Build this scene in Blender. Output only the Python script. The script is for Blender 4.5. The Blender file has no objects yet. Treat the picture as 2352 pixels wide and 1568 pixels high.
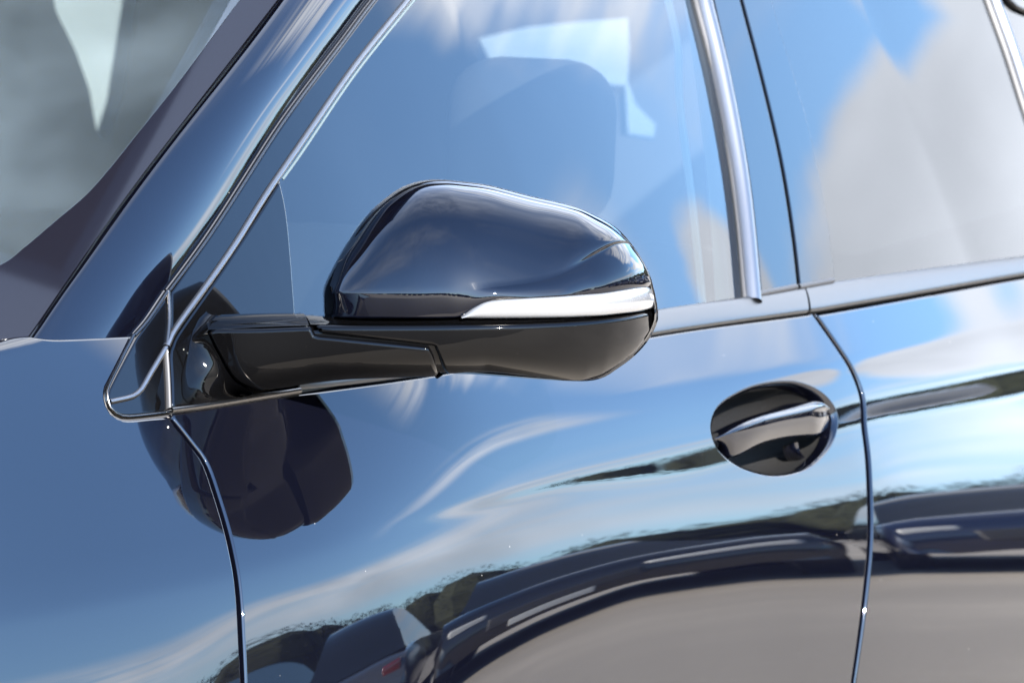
import bpy, math, random
import numpy as np
from mathutils import Vector
from mathutils.geometry import delaunay_2d_cdt
rng = random.Random(7); nrg = np.random.default_rng(7)
S = bpy.context.scene; COL = S.collection
rad = math.radians

# ------------------------------------------------------------------ camera
AZ, PT, DIST, FW = rad(27), rad(7), 6.5, .784           # yaw off the car's axis, pitch down, metres to the door, metres of door across the frame
T0 = np.array([-.3, .9, .95])
BACK = np.array([math.cos(AZ)*math.cos(PT), math.sin(AZ)*math.cos(PT), math.sin(PT)])
CAM = T0+DIST*BACK
FWD = -BACK; RT = np.cross(FWD, [0, 0, 1]); RT /= np.linalg.norm(RT); UP = np.cross(RT, FWD)
cd = bpy.data.cameras.new('camera'); co = bpy.data.objects.new('camera', cd); COL.objects.link(co)
co.location = CAM; co.rotation_euler = Vector(FWD).to_track_quat('-Z', 'Y').to_euler()
cd.sensor_width = 36; cd.lens = 36*DIST/FW; cd.clip_start = .1; cd.clip_end = 2000
cd.dof.use_dof = True; cd.dof.focus_distance = 6.25; cd.dof.aperture_fstop = 20
S.camera = co

# ------------------------------------------------------------------ light
SUN_AZ, SUN_EL = rad(46), rad(26)                        # off the car's nose towards its left side
SUN = Vector((math.cos(SUN_AZ)*math.cos(SUN_EL), math.sin(SUN_AZ)*math.cos(SUN_EL), math.sin(SUN_EL)))
sl = bpy.data.lights.new('sun', 'SUN'); sl.energy = 4.5; sl.angle = rad(.5); sl.color = (1, .94, .85)
so = bpy.data.objects.new('sun', sl); COL.objects.link(so); so.rotation_euler = SUN.to_track_quat('Z', 'Y').to_euler(); so.location = (0, 0, 20)
S.view_settings.view_transform = 'Standard'; S.view_settings.look = 'None'; S.view_settings.exposure = 3.55; S.view_settings.gamma = 1


class NX:                                                # small helper for math nodes
    def __init__(s, nt, sock): s.nt, s.s = nt, sock
    def op(s, o, *a):
        n = s.nt.nodes.new('ShaderNodeMath'); n.operation = o
        for i, v in enumerate((s,)+a):
            if isinstance(v, NX): s.nt.links.new(v.s, n.inputs[i])
            else: n.inputs[i].default_value = v
        return NX(s.nt, n.outputs[0])
    def __add__(s, b): return s.op('ADD', b)
    def __sub__(s, b): return s.op('SUBTRACT', b)
    def __mul__(s, b): return s.op('MULTIPLY', b)
    def sq(s): return s.op('MULTIPLY', s)
    def inv(s): return (s*-1)+1
    def mx(s, b): return s.op('MAXIMUM', b)
    def step(s, a, b):
        n = s.nt.nodes.new('ShaderNodeMapRange'); n.interpolation_type = 'SMOOTHSTEP'
        s.nt.links.new(s.s, n.inputs[0]); n.inputs[1].default_value = a; n.inputs[2].default_value = b
        return NX(s.nt, n.outputs[0])


def comb(nt, x, y, z=0.):
    n = nt.nodes.new('ShaderNodeCombineXYZ')
    for i, v in enumerate((x, y, z)):
        if isinstance(v, NX): nt.links.new(v.s, n.inputs[i])
        else: n.inputs[i].default_value = v
    return n.outputs[0]


def noise(nt, vec, scale, detail=5, rough=.55):
    n = nt.nodes.new('ShaderNodeTexNoise'); n.inputs['Scale'].default_value = scale
    n.inputs['Detail'].default_value = detail; n.inputs['Roughness'].default_value = rough
    nt.links.new(vec, n.inputs['Vector']); return NX(nt, n.outputs['Fac'])


def mixc(nt, fac, a, b, mode='MIX'):
    n = nt.nodes.new('ShaderNodeMix'); n.data_type = 'RGBA'; n.blend_type = mode
    for sock, v in ((n.inputs[0], fac), (n.inputs[6], a), (n.inputs[7], b)):
        if isinstance(v, NX): nt.links.new(v.s, sock)
        elif hasattr(v, 'is_linked'): nt.links.new(v, sock)
        elif isinstance(v, tuple): sock.default_value = (*v, 1)
        else: sock.default_value = v
    return n.outputs[2]


def build_world():
    w = bpy.data.worlds.new('World'); S.world = w; w.use_nodes = True
    nt = w.node_tree; bg = nt.nodes['Background']
    sky = nt.nodes.new('ShaderNodeTexSky'); sky.sky_type = 'NISHITA'; sky.sun_disc = False
    sky.sun_elevation = SUN_EL; sky.sun_rotation = math.pi/2-SUN_AZ
    sky.air_density = 1.; sky.dust_density = .2; sky.ozone_density = 2.5; sky.altitude = 200
    tc = nt.nodes.new('ShaderNodeTexCoord'); d = tc.outputs['Generated']
    sp = nt.nodes.new('ShaderNodeSeparateXYZ'); nt.links.new(d, sp.inputs[0])
    x, y, z = (NX(nt, sp.outputs[i]) for i in range(3))
    el = z.op('ARCSINE')*(180/math.pi)
    az = y.op('ARCTAN2', x*-1)*(180/math.pi)             # 0 behind the car, growing round to its left side
    fine = noise(nt, comb(nt, az*.11, el*.2), 1., 7, .6)-.5
    n1 = noise(nt, d, 1.3, 4, .5)
    streak = noise(nt, comb(nt, az*.035, el*.42), 1., 6, .55)
    def blob(a0, e0, sa, se): return (((az-a0)*(1/sa)).sq()+((el-e0)*(1/se)).sq()).inv()
    cum = BLOBS(blob)+fine*1.7
    cum = cum.step(0., .5)
    side = (az-38).op('ABSOLUTE').step(70, 52)
    low = (el-6.9).op('ABSOLUTE').step(3.3, .8)*streak.step(.32, .6)*.85
    lean = ((az-22)*-.8).mx(0.).op('MINIMUM', 3.)-((az-23)*.9).mx(0.).op('MINIMUM', 5.)
    high = (el+lean+(streak-.5)*5).step(17., 19.6)*streak.step(.30, .58)*az.step(34, 29.5)
    thin = (el-14.4).op('ABSOLUTE').step(2., .5)*streak.step(.36, .62)*az.step(22.5, 25)*az.step(38, 33)*.75
    here = cum.mx(low).mx(high).mx(thin)
    over = (x*-.527+y*-.369+z*.766).step(.72, .95)*(n1*1.3)
    gen = (n1.step(.42, .78)*(z.step(0, .12))*.4).mx(over*.5)
    near_side = side*el.step(48, 38)
    mask = here*near_side+gen*near_side.inv()
    mask = mask.op('MINIMUM', 1.)
    shade = noise(nt, comb(nt, az*.06, el*.12), 1., 4, .5).step(.3, .7)*.5+.5
    cl = nt.nodes.new('ShaderNodeMixRGB'); cl.blend_type = 'MULTIPLY'; cl.inputs[0].default_value = 1
    cl.inputs[1].default_value = (*CLOUD, 1); nt.links.new(shade.s, cl.inputs[2])
    tint = mixc(nt, 1., sky.outputs[0], mixc(nt, el.step(3, 16), (.66, .80, .98), SKYTINT), 'MULTIPLY')
    nt.links.new(mixc(nt, mask*.96, tint, cl.outputs[0]), bg.inputs[0]); bg.inputs[1].default_value = .1


def BLOBS(b):
    return b(14, 10.3, 5.4, 2.2).mx(b(20.6, 11.9, 1.9, 1.9)).mx(b(9.3, 9.3, 4.8, 2.6)).mx(b(8.8, 13, 3.7, 3.6))
CLOUD = (6.3, 6.65, 7.3); SKYTINT = (.86, .99, 1.12)
build_world()


# ------------------------------------------------------------------ materials
def mat(name, base=(.5,)*3, rough=.5, metal=0., coat=0., ior=1.5, spec=.5, trans=0.):
    m = bpy.data.materials.new(name); m.use_nodes = True
    b = m.node_tree.nodes['Principled BSDF']
    b.inputs['Base Color'].default_value = (*base, 1); b.inputs['Roughness'].default_value = rough
    b.inputs['Metallic'].default_value = metal; b.inputs['Coat Weight'].default_value = coat
    b.inputs['Coat Roughness'].default_value = .015; b.inputs['IOR'].default_value = ior; b.inputs['Coat IOR'].default_value = ior
    b.inputs['Specular IOR Level'].default_value = spec; b.inputs['Transmission Weight'].default_value = trans
    return m, m.node_tree, b


def objco(nt): return nt.nodes.new('ShaderNodeTexCoord').outputs['Object']


def dusty(m, nt, b, base, amount=.5, scale=260, thr=.07):
    """a few dusty specks lying on the lacquer"""
    v = nt.nodes.new('ShaderNodeTexVoronoi'); v.inputs['Scale'].default_value = scale
    nt.links.new(objco(nt), v.inputs['Vector'])
    pick = NX(nt, v.outputs['Color'].node.outputs['Distance']).step(thr, thr*.4)
    sep = nt.nodes.new('ShaderNodeSeparateColor'); nt.links.new(v.outputs['Color'], sep.inputs[0])
    rare = NX(nt, sep.outputs[0]).step(.975, .995)
    k = pick*rare*amount
    nt.links.new(mixc(nt, k, base, (.55, .53, .5)), b.inputs['Base Color'])
    return k


def paint_mat(name='navy_metallic_paint', ior=1.56):
    base = (.0006, .0007, .0016)
    m, nt, b = mat(name, base, .4, 0., 1., ior, 0.)
    k = dusty(m, nt, b, base, .14, 120, .09)
    nt.links.new((k*.7).inv().s, b.inputs['Coat Weight'])
    fl = noise(nt, objco(nt), 1500, 2, .6)                 # metallic flake
    bp = nt.nodes.new('ShaderNodeBump'); bp.inputs['Strength'].default_value = .12; bp.inputs['Distance'].default_value = .0004
    nt.links.new(fl.s, bp.inputs['Height']); nt.links.new(bp.outputs[0], b.inputs['Normal'])
    return m


def gloss_black_mat(name, ior):
    base = (.0006, .0006, .0007)
    m, nt, b = mat(name, base, .03, 0, 0, ior)
    dusty(m, nt, b, base, .08, 240, .045)
    return m


def glass_mat(name, tint, k=1.9, haze=0.):
    m = bpy.data.materials.new(name); m.use_nodes = True; nt = m.node_tree
    for n in list(nt.nodes):
        if n.type != 'OUTPUT_MATERIAL': nt.nodes.remove(n)
    out = nt.nodes['Material Output']
    t = nt.nodes.new('ShaderNodeBsdfTransparent'); t.inputs[0].default_value = (*tint, 1)
    g = nt.nodes.new('ShaderNodeBsdfGlossy'); g.inputs['Roughness'].default_value = .0
    f = nt.nodes.new('ShaderNodeFresnel'); f.inputs['IOR'].default_value = 1.52
    fac = (NX(nt, f.outputs[0])*k).op('MINIMUM', .95)
    mx = nt.nodes.new('ShaderNodeMixShader'); nt.links.new(fac.s, mx.inputs[0])
    nt.links.new(t.outputs[0], mx.inputs[1]); nt.links.new(g.outputs[0], mx.inputs[2]); df = nt.nodes.new('ShaderNodeBsdfDiffuse'); df.inputs[0].default_value = (.42, .53, .60, 1)
    film = noise(nt, objco(nt), 3., 4, .5).step(.2, .9)*haze                     # thin dusty film, tinted blue to paint a pale haze over the pane
    m2 = nt.nodes.new('ShaderNodeMixShader'); nt.links.new(film.s, m2.inputs[0]); nt.links.new(mx.outputs[0], m2.inputs[1]); nt.links.new(df.outputs[0], m2.inputs[2])
    nt.links.new(m2.outputs[0], out.inputs[0])
    return m


PAINT = paint_mat(); CAPP = paint_mat('navy_paint_dimmed', 1.42); BLACK = gloss_black_mat('gloss_black_plastic', 1.26); PIANO = gloss_black_mat('piano_black_trim', 1.4)  # cap: same navy paint, reflection weakened to darken it
SATIN = mat('satin_metal_trim', (.19, .185, .18), .34, 1.)[0]
SEAL = mat('edge_trim_grey', (.09, .085, .08), .25, 1., 0.)[0]
RUBBER = mat('black_rubber', (.012, .012, .013), .55)[0]
HOLLOW = mat('dark_seam', (.003, .003, .0035), .8, spec=.1)[0]
GLASS = glass_mat('green_tinted_glass', (.46, .55, .58), 1.36, .006)
WGLASS = glass_mat('windshield_glass', (.72, .80, .77), 1.7, .075)
REARG = glass_mat('rear_tinted_glass', (.30, .35, .37), 1.)
PRIV = glass_mat('privacy_glass', (.10, .11, .12), 1.02, .003)
FRIT = mat('ceramic_frit', (.0025, .0025, .004), .06, 0, 0, 1.3)[0]
LENS, _nt, _b = mat('clear_lens', (.06, .062, .066), .22, 0, 1., 1.5)
_b.inputs['Emission Strength'].default_value = 0
MIRR = mat('mirror_silver', (.85, .86, .88), .01, 1.)[0]
FABRIC = mat('charcoal_seat_fabric', (.006, .006, .0065), .8, spec=.1)[0]
LINER = mat('dark_cabin_plastic', (.014, .014, .015), .6, spec=.2)[0]
LINERG = mat('pale_pillar_liner', (.16, .19, .17), .7)[0]; EDGEG = mat('green_glass_edge', (.03, .04, .042), .2)[0]
LIGHTL = mat('grey_cabin_trim', (.022, .022, .023), .7)[0]
GRAIN, _nt, _b = mat('grained_black_plastic', (.003, .003, .0032), .6, spec=.15)
_n = noise(_nt, objco(_nt), 420, 4, .7)
_bp = _nt.nodes.new('ShaderNodeBump'); _bp.inputs['Strength'].default_value = .5; _bp.inputs['Distance'].default_value = .002
_nt.links.new(_n.s, _bp.inputs['Height']); _nt.links.new(_bp.outputs[0], _b.inputs['Normal'])


# ------------------------------------------------------------------ geometry helpers
def link(name, me, m, parent=None):
    o = bpy.data.objects.new(name, me); COL.objects.link(o)
    if m: me.materials.append(m)
    if parent: o.parent = parent
    return o


def mesh_of(verts, faces, normals=None, smooth=True):
    me = bpy.data.meshes.new('mesh'); me.from_pydata([tuple(v) for v in verts], [], [tuple(int(i) for i in f) for f in faces])
    me.polygons.foreach_set('use_smooth', [smooth]*len(me.polygons)); me.update()
    if normals is not None: me.normals_split_custom_set_from_vertices([tuple(n) for n in normals])
    return me


def unit(v): return v/np.maximum(np.linalg.norm(v, axis=-1, keepdims=True), 1e-12)


def ray(px, py):
    d = FWD*DIST+RT*((px-1176)/2352*FW)-UP*((py-784)/2352*FW)
    return d/np.linalg.norm(d)


def cr(pts, n=None, step=None):
    """Catmull-Rom through pts, evenly resampled"""
    p = np.array(pts, float)
    if len(p) > 2:
        e = np.vstack([2*p[0]-p[1], p, 2*p[-1]-p[-2]]); out = []
        for i in range(1, len(e)-2):
            for t in np.linspace(0, 1, 16, endpoint=False):
                a, b, c, d = e[i-1:i+3]
                out.append(.5*(2*b+(c-a)*t+(2*a-5*b+4*c-d)*t*t+(3*b-a-3*c+d)*t**3))
        out.append(p[-1]); p = np.array(out)
    s = np.r_[0, np.cumsum(np.linalg.norm(np.diff(p, axis=0), axis=1))]
    if n is None: n = max(2, int(round(s[-1]/step))+1)
    t = np.linspace(0, s[-1], n)
    return np.stack([np.interp(t, s, p[:, k]) for k in range(p.shape[1])], 1)


def cr_at(pts, n, sub=16):
    """Catmull-Rom keeping the stations' own parameter (so that several curves stay matched)"""
    p = np.array(pts, float); e = np.vstack([2*p[0]-p[1], p, 2*p[-1]-p[-2]])
    out = []
    for u in np.linspace(0, len(p)-1-1e-9, n):
        i = int(u)+1; t = u-int(u); a, b, c, d = e[i-1:i+3]
        out.append(.5*(2*b+(c-a)*t+(2*a-5*b+4*c-d)*t*t+(3*b-a-3*c+d)*t**3))
    return np.array(out)


class Surf:
    """a surface given as height above a plane: P = O + aU + bV + h(a,b)N"""
    def __init__(s, O, U, V, N, h): s.O, s.U, s.V, s.N, s.h = (np.array(q, float) for q in (O, U, V, N)) if False else (np.array(O, float), np.array(U, float), np.array(V, float), np.array(N, float), h)
    def P(s, ab, off=0.):
        a, b = ab[:, 0], ab[:, 1]
        p = s.O+np.outer(a, s.U)+np.outer(b, s.V)+np.outer(s.h(a, b), s.N)
        return p if np.isscalar(off) and off == 0 else p+s.n(ab)*np.reshape(off, (-1, 1)) if not np.isscalar(off) else p+s.n(ab)*off
    def n(s, ab, e=.0006):
        a, b = ab[:, 0], ab[:, 1]
        ga = (s.h(a+e, b)-s.h(a-e, b))/(2*e); gb = (s.h(a, b+e)-s.h(a, b-e))/(2*e)
        return unit(np.outer(np.ones(len(a)), s.N)-np.outer(ga, s.U)-np.outer(gb, s.V))
    def trace(s, pts, off=0.):
        out = []
        for q in pts:
            px, py = q[0], q[1]; o2 = off+(q[2] if len(q) > 2 else 0)
            d = ray(px, py); hh = 0.
            for _ in range(14):
                t = ((s.O-CAM)@s.N+hh)/(d@s.N); r = CAM+d*t-s.O
                a, b = r@s.U, r@s.V
                hh = .5*hh+.5*(float(s.h(np.array([a]), np.array([b]))[0])+o2)
            out.append((a, b))
        return np.array(out)


def outline(surf, segs, off=0., step=.005):
    """closed outline from pixel polylines, each one smoothed by itself; corners stay sharp between them"""
    L = []
    for sg in segs:
        p = cr(surf.trace(sg, off), step=step); L.append(p[:-1] if np.allclose(p[-1], 0) is False else p)
    pts = np.vstack(L); keep = [0]
    for i in range(1, len(pts)):
        if np.linalg.norm(pts[i]-pts[keep[-1]]) > step*.3: keep.append(i)
    pts = pts[keep]
    if np.linalg.norm(pts[0]-pts[-1]) < step*.3: pts = pts[:-1]
    x, y = pts[:, 0], pts[:, 1]
    if np.sum(x*np.roll(y, -1)-np.roll(x, -1)*y) < 0: pts = pts[::-1]
    return pts


def vnormals2(p):
    e = np.roll(p, -1, 0)-p; e = unit(e); o = np.stack([e[:, 1], -e[:, 0]], 1)          # outward for ccw
    m = unit(o+np.roll(o, 1, 0)); c = np.sum(m*o, 1)
    return m/np.maximum(c, .6)[:, None], m


def inside(poly, q):
    c = np.zeros(len(q), bool); x, y = q[:, 0], q[:, 1]; j = len(poly)-1
    for i in range(len(poly)):
        xi, yi = poly[i]; xj, yj = poly[j]
        if yi != yj:
            c ^= ((yi > y) != (yj > y)) & (x < (xj-xi)*(y-yi)/(yj-yi)+xi)
        j = i
    return c


def panel(name, surf, out, m, parent, holes=(), r=.0025, depth=.012, gx=.016, gz=.003, off=0., zs=None):
    """sheet of a surface cut to an outline, its edges rolled over and turned in"""
    zs = zs or gx/gz
    loops = [out]+[h[::-1] for h in holes]
    offs, mit = zip(*[vnormals2(l) for l in loops])
    ins = [l-o*r for l, o in zip(loops, offs)]
    lo, hi = out.min(0), out.max(0)
    ax = np.arange(lo[0]+gx/2, hi[0], gx); bz = np.arange(lo[1]+gz/2, hi[1], gz)
    A, B = np.meshgrid(ax, bz); q = np.stack([A.ravel(), B.ravel()], 1)
    sc = np.array([1., zs])
    k = inside(ins[0], q)
    for h in ins[1:]: k &= ~inside(h, q)
    q = q[k]
    bd = np.vstack(ins)*sc
    qq = q*sc; keep = np.ones(len(q), bool)
    for i in range(0, len(bd), 64):
        dd = ((qq[:, None]-bd[None, i:i+64])**2).sum(2).min(1); keep &= dd > (gx*.3)**2
    q = q[keep]
    co = np.vstack(ins+[q]); edges = []; n0 = 0
    for l in ins:
        n = len(l); edges += [(n0+i, n0+(i+1) % n) for i in range(n)]; n0 += n
    vv, _, ff, ov, _, _ = delaunay_2d_cdt([Vector(p) for p in co*sc], edges, [], 0, 1e-7)
    v2 = np.array([tuple(p) for p in vv])/sc
    F = np.array([f for f in ff if len(f) == 3]); cen = v2[F].mean(1)
    k = inside(ins[0], cen)
    for h in ins[1:]: k &= ~inside(h, cen)
    F = F[k]; a, b, c = (v2[F[:, i]] for i in range(3))
    ar = (b[:, 0]-a[:, 0])*(c[:, 1]-a[:, 1])-(b[:, 1]-a[:, 1])*(c[:, 0]-a[:, 0]); F[ar < 0] = F[ar < 0][:, ::-1]
    if np.dot(np.cross(surf.U, surf.V), surf.N) < 0: flip = True
    else: flip = False
    V = [surf.P(v2, off)]; Nn = [surf.n(v2)]; faces = [tuple(f[::-1]) if flip else tuple(f) for f in F]
    base = len(v2)
    for l, o, mi in zip(ins, offs, mit):
        n = len(l); nn = surf.n(l); o3 = unit(np.outer(mi[:, 0], surf.U)+np.outer(mi[:, 1], surf.V))
        o3 = unit(o3-nn*np.sum(o3*nn, 1)[:, None]); prev = None
        pr = surf.P(l, off); mag = np.linalg.norm(o, axis=1)[:, None]
        for j, ph in enumerate([0, 18, 36, 54, 72, 90, None]):
            if ph is None: pts = pr+o3*r*mag-nn*(r+depth); nm = o3
            else: pts = pr+o3*r*mag*math.sin(rad(ph))-nn*r*(1-math.cos(rad(ph))); nm = nn*math.cos(rad(ph))+o3*math.sin(rad(ph))
            V.append(pts); Nn.append(nm); cur = base+np.arange(n); base += n
            if prev is not None:
                for i in range(n):
                    f = (prev[i], cur[i], cur[(i+1) % n], prev[(i+1) % n]); faces.append(f[::-1] if flip else f)
            prev = cur
    return link(name, mesh_of(np.vstack(V), faces, np.vstack(Nn)), m, parent)


def loft(name, curves, m, parent, cyclic=False, flip=False, thick=0.):
    n = len(curves[0]); V = np.vstack(curves); F = []
    for i in range(len(curves)-1):
        for j in range(n if cyclic else n-1):
            k = (j+1) % n; f = (i*n+j, i*n+k, (i+1)*n+k, (i+1)*n+j); F.append(f[::-1] if flip else f)
    me = mesh_of(V, F)
    o = link(name, me, m, parent)
    if thick:
        md = o.modifiers.new('thickness', 'SOLIDIFY'); md.thickness = thick; md.offset = -1
    return o


def strip(name, surf, px, m, parent, w=.006, h=.003, off=0., step=.006, k=9, wfun=None):
    """half-round bead laid along a line on a surface"""
    ab = cr(surf.trace(px, off), step=step); P = surf.P(ab, off); N = surf.n(ab)
    T = unit(np.gradient(P, axis=0)); B = unit(np.cross(N, T)); ww = w*(np.ones(len(P)) if wfun is None else wfun(np.linspace(0, 1, len(P))))
    cs = []
    for ph in np.linspace(-90, 90, k):
        a = rad(ph); cs.append(P+B*(ww/2*math.sin(a))[:, None]+N*(h*math.cos(a))-N*.0015)
    cs = [cs[0]-N*.004]+cs+[cs[-1]-N*.004]
    return loft(name, cs, m, parent, flip=True)


def box_bm(verts, faces, lo, hi):
    i = len(verts); x0, y0, z0 = lo; x1, y1, z1 = hi
    verts += [(x0, y0, z0), (x1, y0, z0), (x1, y1, z0), (x0, y1, z0), (x0, y0, z1), (x1, y0, z1), (x1, y1, z1), (x0, y1, z1)]
    faces += [(i, i+3, i+2, i+1), (i+4, i+5, i+6, i+7), (i, i+1, i+5, i+4), (i+1, i+2, i+6, i+5), (i+2, i+3, i+7, i+6), (i+3, i, i+4, i+7)]


def soft_box(name, lo, hi, m, parent, bev=.03, rot=None, pivot=None):
    v, f = [], []; box_bm(v, f, lo, hi); v = np.array(v)
    if rot:
        pv = np.array(pivot); c, s = math.cos(rot), math.sin(rot); d = v-pv
        v = pv+np.stack([d[:, 0]*c+d[:, 2]*s, d[:, 1], -d[:, 0]*s+d[:, 2]*c], 1)
    o = link(name, mesh_of(v, f), m, parent)
    b = o.modifiers.new('bevel', 'BEVEL'); b.width = bev; b.segments = 5
    return o


def empty(name, loc, label=None, cat=None, group=None):
    o = bpy.data.objects.new(name, None); COL.objects.link(o); o.location = loc
    tag(o, label, cat, group); return o


def tag(o, label=None, cat=None, group=None, kind=None):
    for k, v in (('label', label), ('category', cat), ('group', group), ('kind', kind)):
        if v: o[k] = v
    return o


# ------------------------------------------------------------------ the body side
XM, RP, X1, R1 = -.6, 13.0, -.30, 3.6
def yplan(x): return .9-(x-XM)**2/(2*RP)-np.maximum(0, x-X1)**2/(2*R1)
def nxp(x): return (x-XM)/RP+max(0, x-X1)/R1


def px_x(px, py):                                          # a pixel on the body side -> (x, z)
    d = ray(px, py); y = .9
    for _ in range(6):
        t = (y-CAM[1])/d[1]; p = CAM+d*t; y = yplan(p[0])
    return p[0], p[2]


def line_z(pl):
    q = np.array(sorted(px_x(*p) for p in pl))
    s0 = (q[1, 1]-q[0, 1])/(q[1, 0]-q[0, 0]); s1 = (q[-1, 1]-q[-2, 1])/(q[-1, 0]-q[-2, 0])
    q = np.vstack([[q[0, 0]-2, q[0, 1]-2*s0*.3], q, [q[-1, 0]+2, q[-1, 1]+2*s1*.3]])
    return lambda x: np.interp(x, q[:, 0], q[:, 1])


BELT = line_z([(250, 962), (385, 955), (600, 912), (1490, 770), (1860, 715), (2352, 632)])
CRS = line_z([(500, 1310), (800, 1222), (1270, 1103), (1640, 1018), (1930, 930), (1985, 916), (2352, 848)])
HOR = line_z([(370, 1568), (555, 1440), (750, 1390), (1000, 1310), (1250, 1235), (1500, 1185), (1700, 1150), (2000, 1110), (2352, 1075)])
GND = line_z([(700, 1800), (980, 1568), (1050, 1510), (1200, 1430), (1400, 1350), (1700, 1300), (2000, 1290), (2352, 1290)])
def SHO(x): return np.interp(x, [-3, .10, .178, .233, .8], [1.2, 1.0, .9942, .9914, .955])


def sstep(x, a, b):
    t = np.clip((x-a)/(b-a), 0, 1); return t*t*(3-2*t)


def tilt_for(x, z, el):
    """how far the panel leans back so that the camera sees in it the direction of elevation el"""
    p = np.array([x, yplan(x), z]); d = p-CAM; d /= np.linalg.norm(d); lo, hi = -.7, 1.2
    for _ in range(40):
        t = (lo+hi)/2; n = np.array([nxp(x), math.cos(t), math.sin(t)]); n /= np.linalg.norm(n)
        e = math.degrees(math.asin(np.clip((d-2*(d@n)*n)[2], -1, 1)))
        if e < el: lo = t
        else: hi = t
    return lo


GX = np.linspace(-2.3, 1.3, 181); GZ = np.arange(.40, 1.06, .0012)


def build_side():
    Y = np.zeros((len(GX), len(GZ)))
    for i, x in enumerate(GX):
        zb, zc, zh, zg = BELT(x), CRS(x), HOR(x), GND(x)
        w = float(1-sstep(x, -.38, -.02))                   # crease fades out towards the front wing
        wid = .004+.0125*float(1-sstep(x, -.62, -.34))
        rear = float(1-sstep(x, -.95, -.6))
        fr = float(sstep(x, -.32, .02)*(1-.45*sstep(x, .19, .5)))
        A = [(zg-.30, -26), (zg-.10, -11), (zg, -4.3), (zh-.012, 4.0), (zh, 5.3), (zh+.012, 6.0)]
        eC = 8.6*(1-w)+7.6*w
        A += [(zc-wid-.006, eC+6.5*fr)]
        A += [(zc-wid+.0005, ((9.0+10*fr)*(1-w)+3.5*w)), (zc-.0012, ((9.3+11*fr)*(1-w)+3.95*w)), (zc+.0035, (9.6+12*fr)*(1-w)+8.8*w)]
        A += [(zc+.025, 10.8+14.5*fr), (zb-.045, 17.5+11*fr), (zb-.014, 21.5+8*fr), (zb+.01, 24.+6*fr)]
        A.sort()
        z = np.array([a[0] for a in A]); th = np.minimum(np.array([tilt_for(x, a[0], a[1]) for a in A]), rad(28.5+10*fr))
        g = np.interp(GZ, z, th)
        if x > .0: g = np.where(GZ > SHO(x)-.003, g+sstep(GZ, SHO(x)-.003, SHO(x)+.008)*.6, g)
        k = np.exp(-.5*(np.arange(-4, 5)/1.3)**2); k /= k.sum()
        g = np.convolve(np.pad(g, 4, mode='edge'), k, 'valid')
        s = np.tan(g); c = np.r_[0, np.cumsum((s[1:]+s[:-1])/2*np.diff(GZ))]
        Y[i] = yplan(x)-(c-np.interp(zc, GZ, c))
    k = np.exp(-.5*(np.arange(-4, 5)/1.6)**2); k /= k.sum()
    base = np.array([yplan(x) for x in GX])[:, None]; R = Y-base
    Y = base+np.apply_along_axis(lambda c: np.convolve(np.pad(c, 4, mode='edge'), k, 'valid'), 0, R)
    return Y


YS = build_side()


def bil(T, a, b):
    u = np.clip((a-GX[0])/(GX[1]-GX[0]), 0, len(GX)-1.001); v = np.clip((b-GZ[0])/(GZ[1]-GZ[0]), 0, len(GZ)-1.001)
    i, j = u.astype(int), v.astype(int); f, g = u-i, v-j
    return T[i, j]*(1-f)*(1-g)+T[i+1, j]*f*(1-g)+T[i, j+1]*(1-f)*g+T[i+1, j+1]*f*g


class Side(Surf):
    def __init__(s):
        super().__init__((0, 0, 0), (1, 0, 0), (0, 0, 1), (0, 1, 0), lambda a, b: bil(YS, a, b))
        gx = np.gradient(YS, GX, axis=0); gz = np.gradient(YS, GZ, axis=1)
        s.gx, s.gz = gx, gz
    def n(s, ab):
        a, b = ab[:, 0], ab[:, 1]
        return unit(np.stack([-bil(s.gx, a, b), np.ones(len(a)), -bil(s.gz, a, b)], 1))


SIDE = Side()
_xb = np.linspace(-2.3, 1.3, 181); _zb = BELT(_xb); _yb = np.array([yplan(x) for x in _xb])-.034-.012


def h_green(a, b):                                         # glasshouse: leans in above the belt
    dz = b-np.interp(a, _xb, _zb); y = np.interp(a, _xb, _yb)-np.maximum(0, a+.9)**2/18
    t0, kk = math.tan(rad(22.3)), .34
    return y-t0*dz-kk*dz*dz/2


UPPER = Surf((0, 0, 0), (1, 0, 0), (0, 0, 1), (0, 1, 0), h_green)

car = empty('car', (0, 0, 0), 'dark navy car seen close up with its door mirror and door handle', 'car')

# --- traced outlines (pixels of the 2352 px wide photograph)
GAPF = [(388, 953), (436, 1014), (471, 1062), (498, 1137), (524, 1225), (543, 1316), (554, 1440), (560, 1568), (562, 1700)]
GAPR = [(1868, 717), (1925, 798), (1962, 860), (1981, 918), (1985, 985), (1993, 1050), (1998, 1150), (1997, 1260), (1983, 1400), (1960, 1568), (1940, 1700)]
QTOP = [(247, 891), (245, 912), (252, 938), (266, 952), (290, 959), (340, 955), (388, 951)]


def sh(pl, dx, dy=0): return [(p[0]+dx, p[1]+dy) for p in pl]


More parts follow.
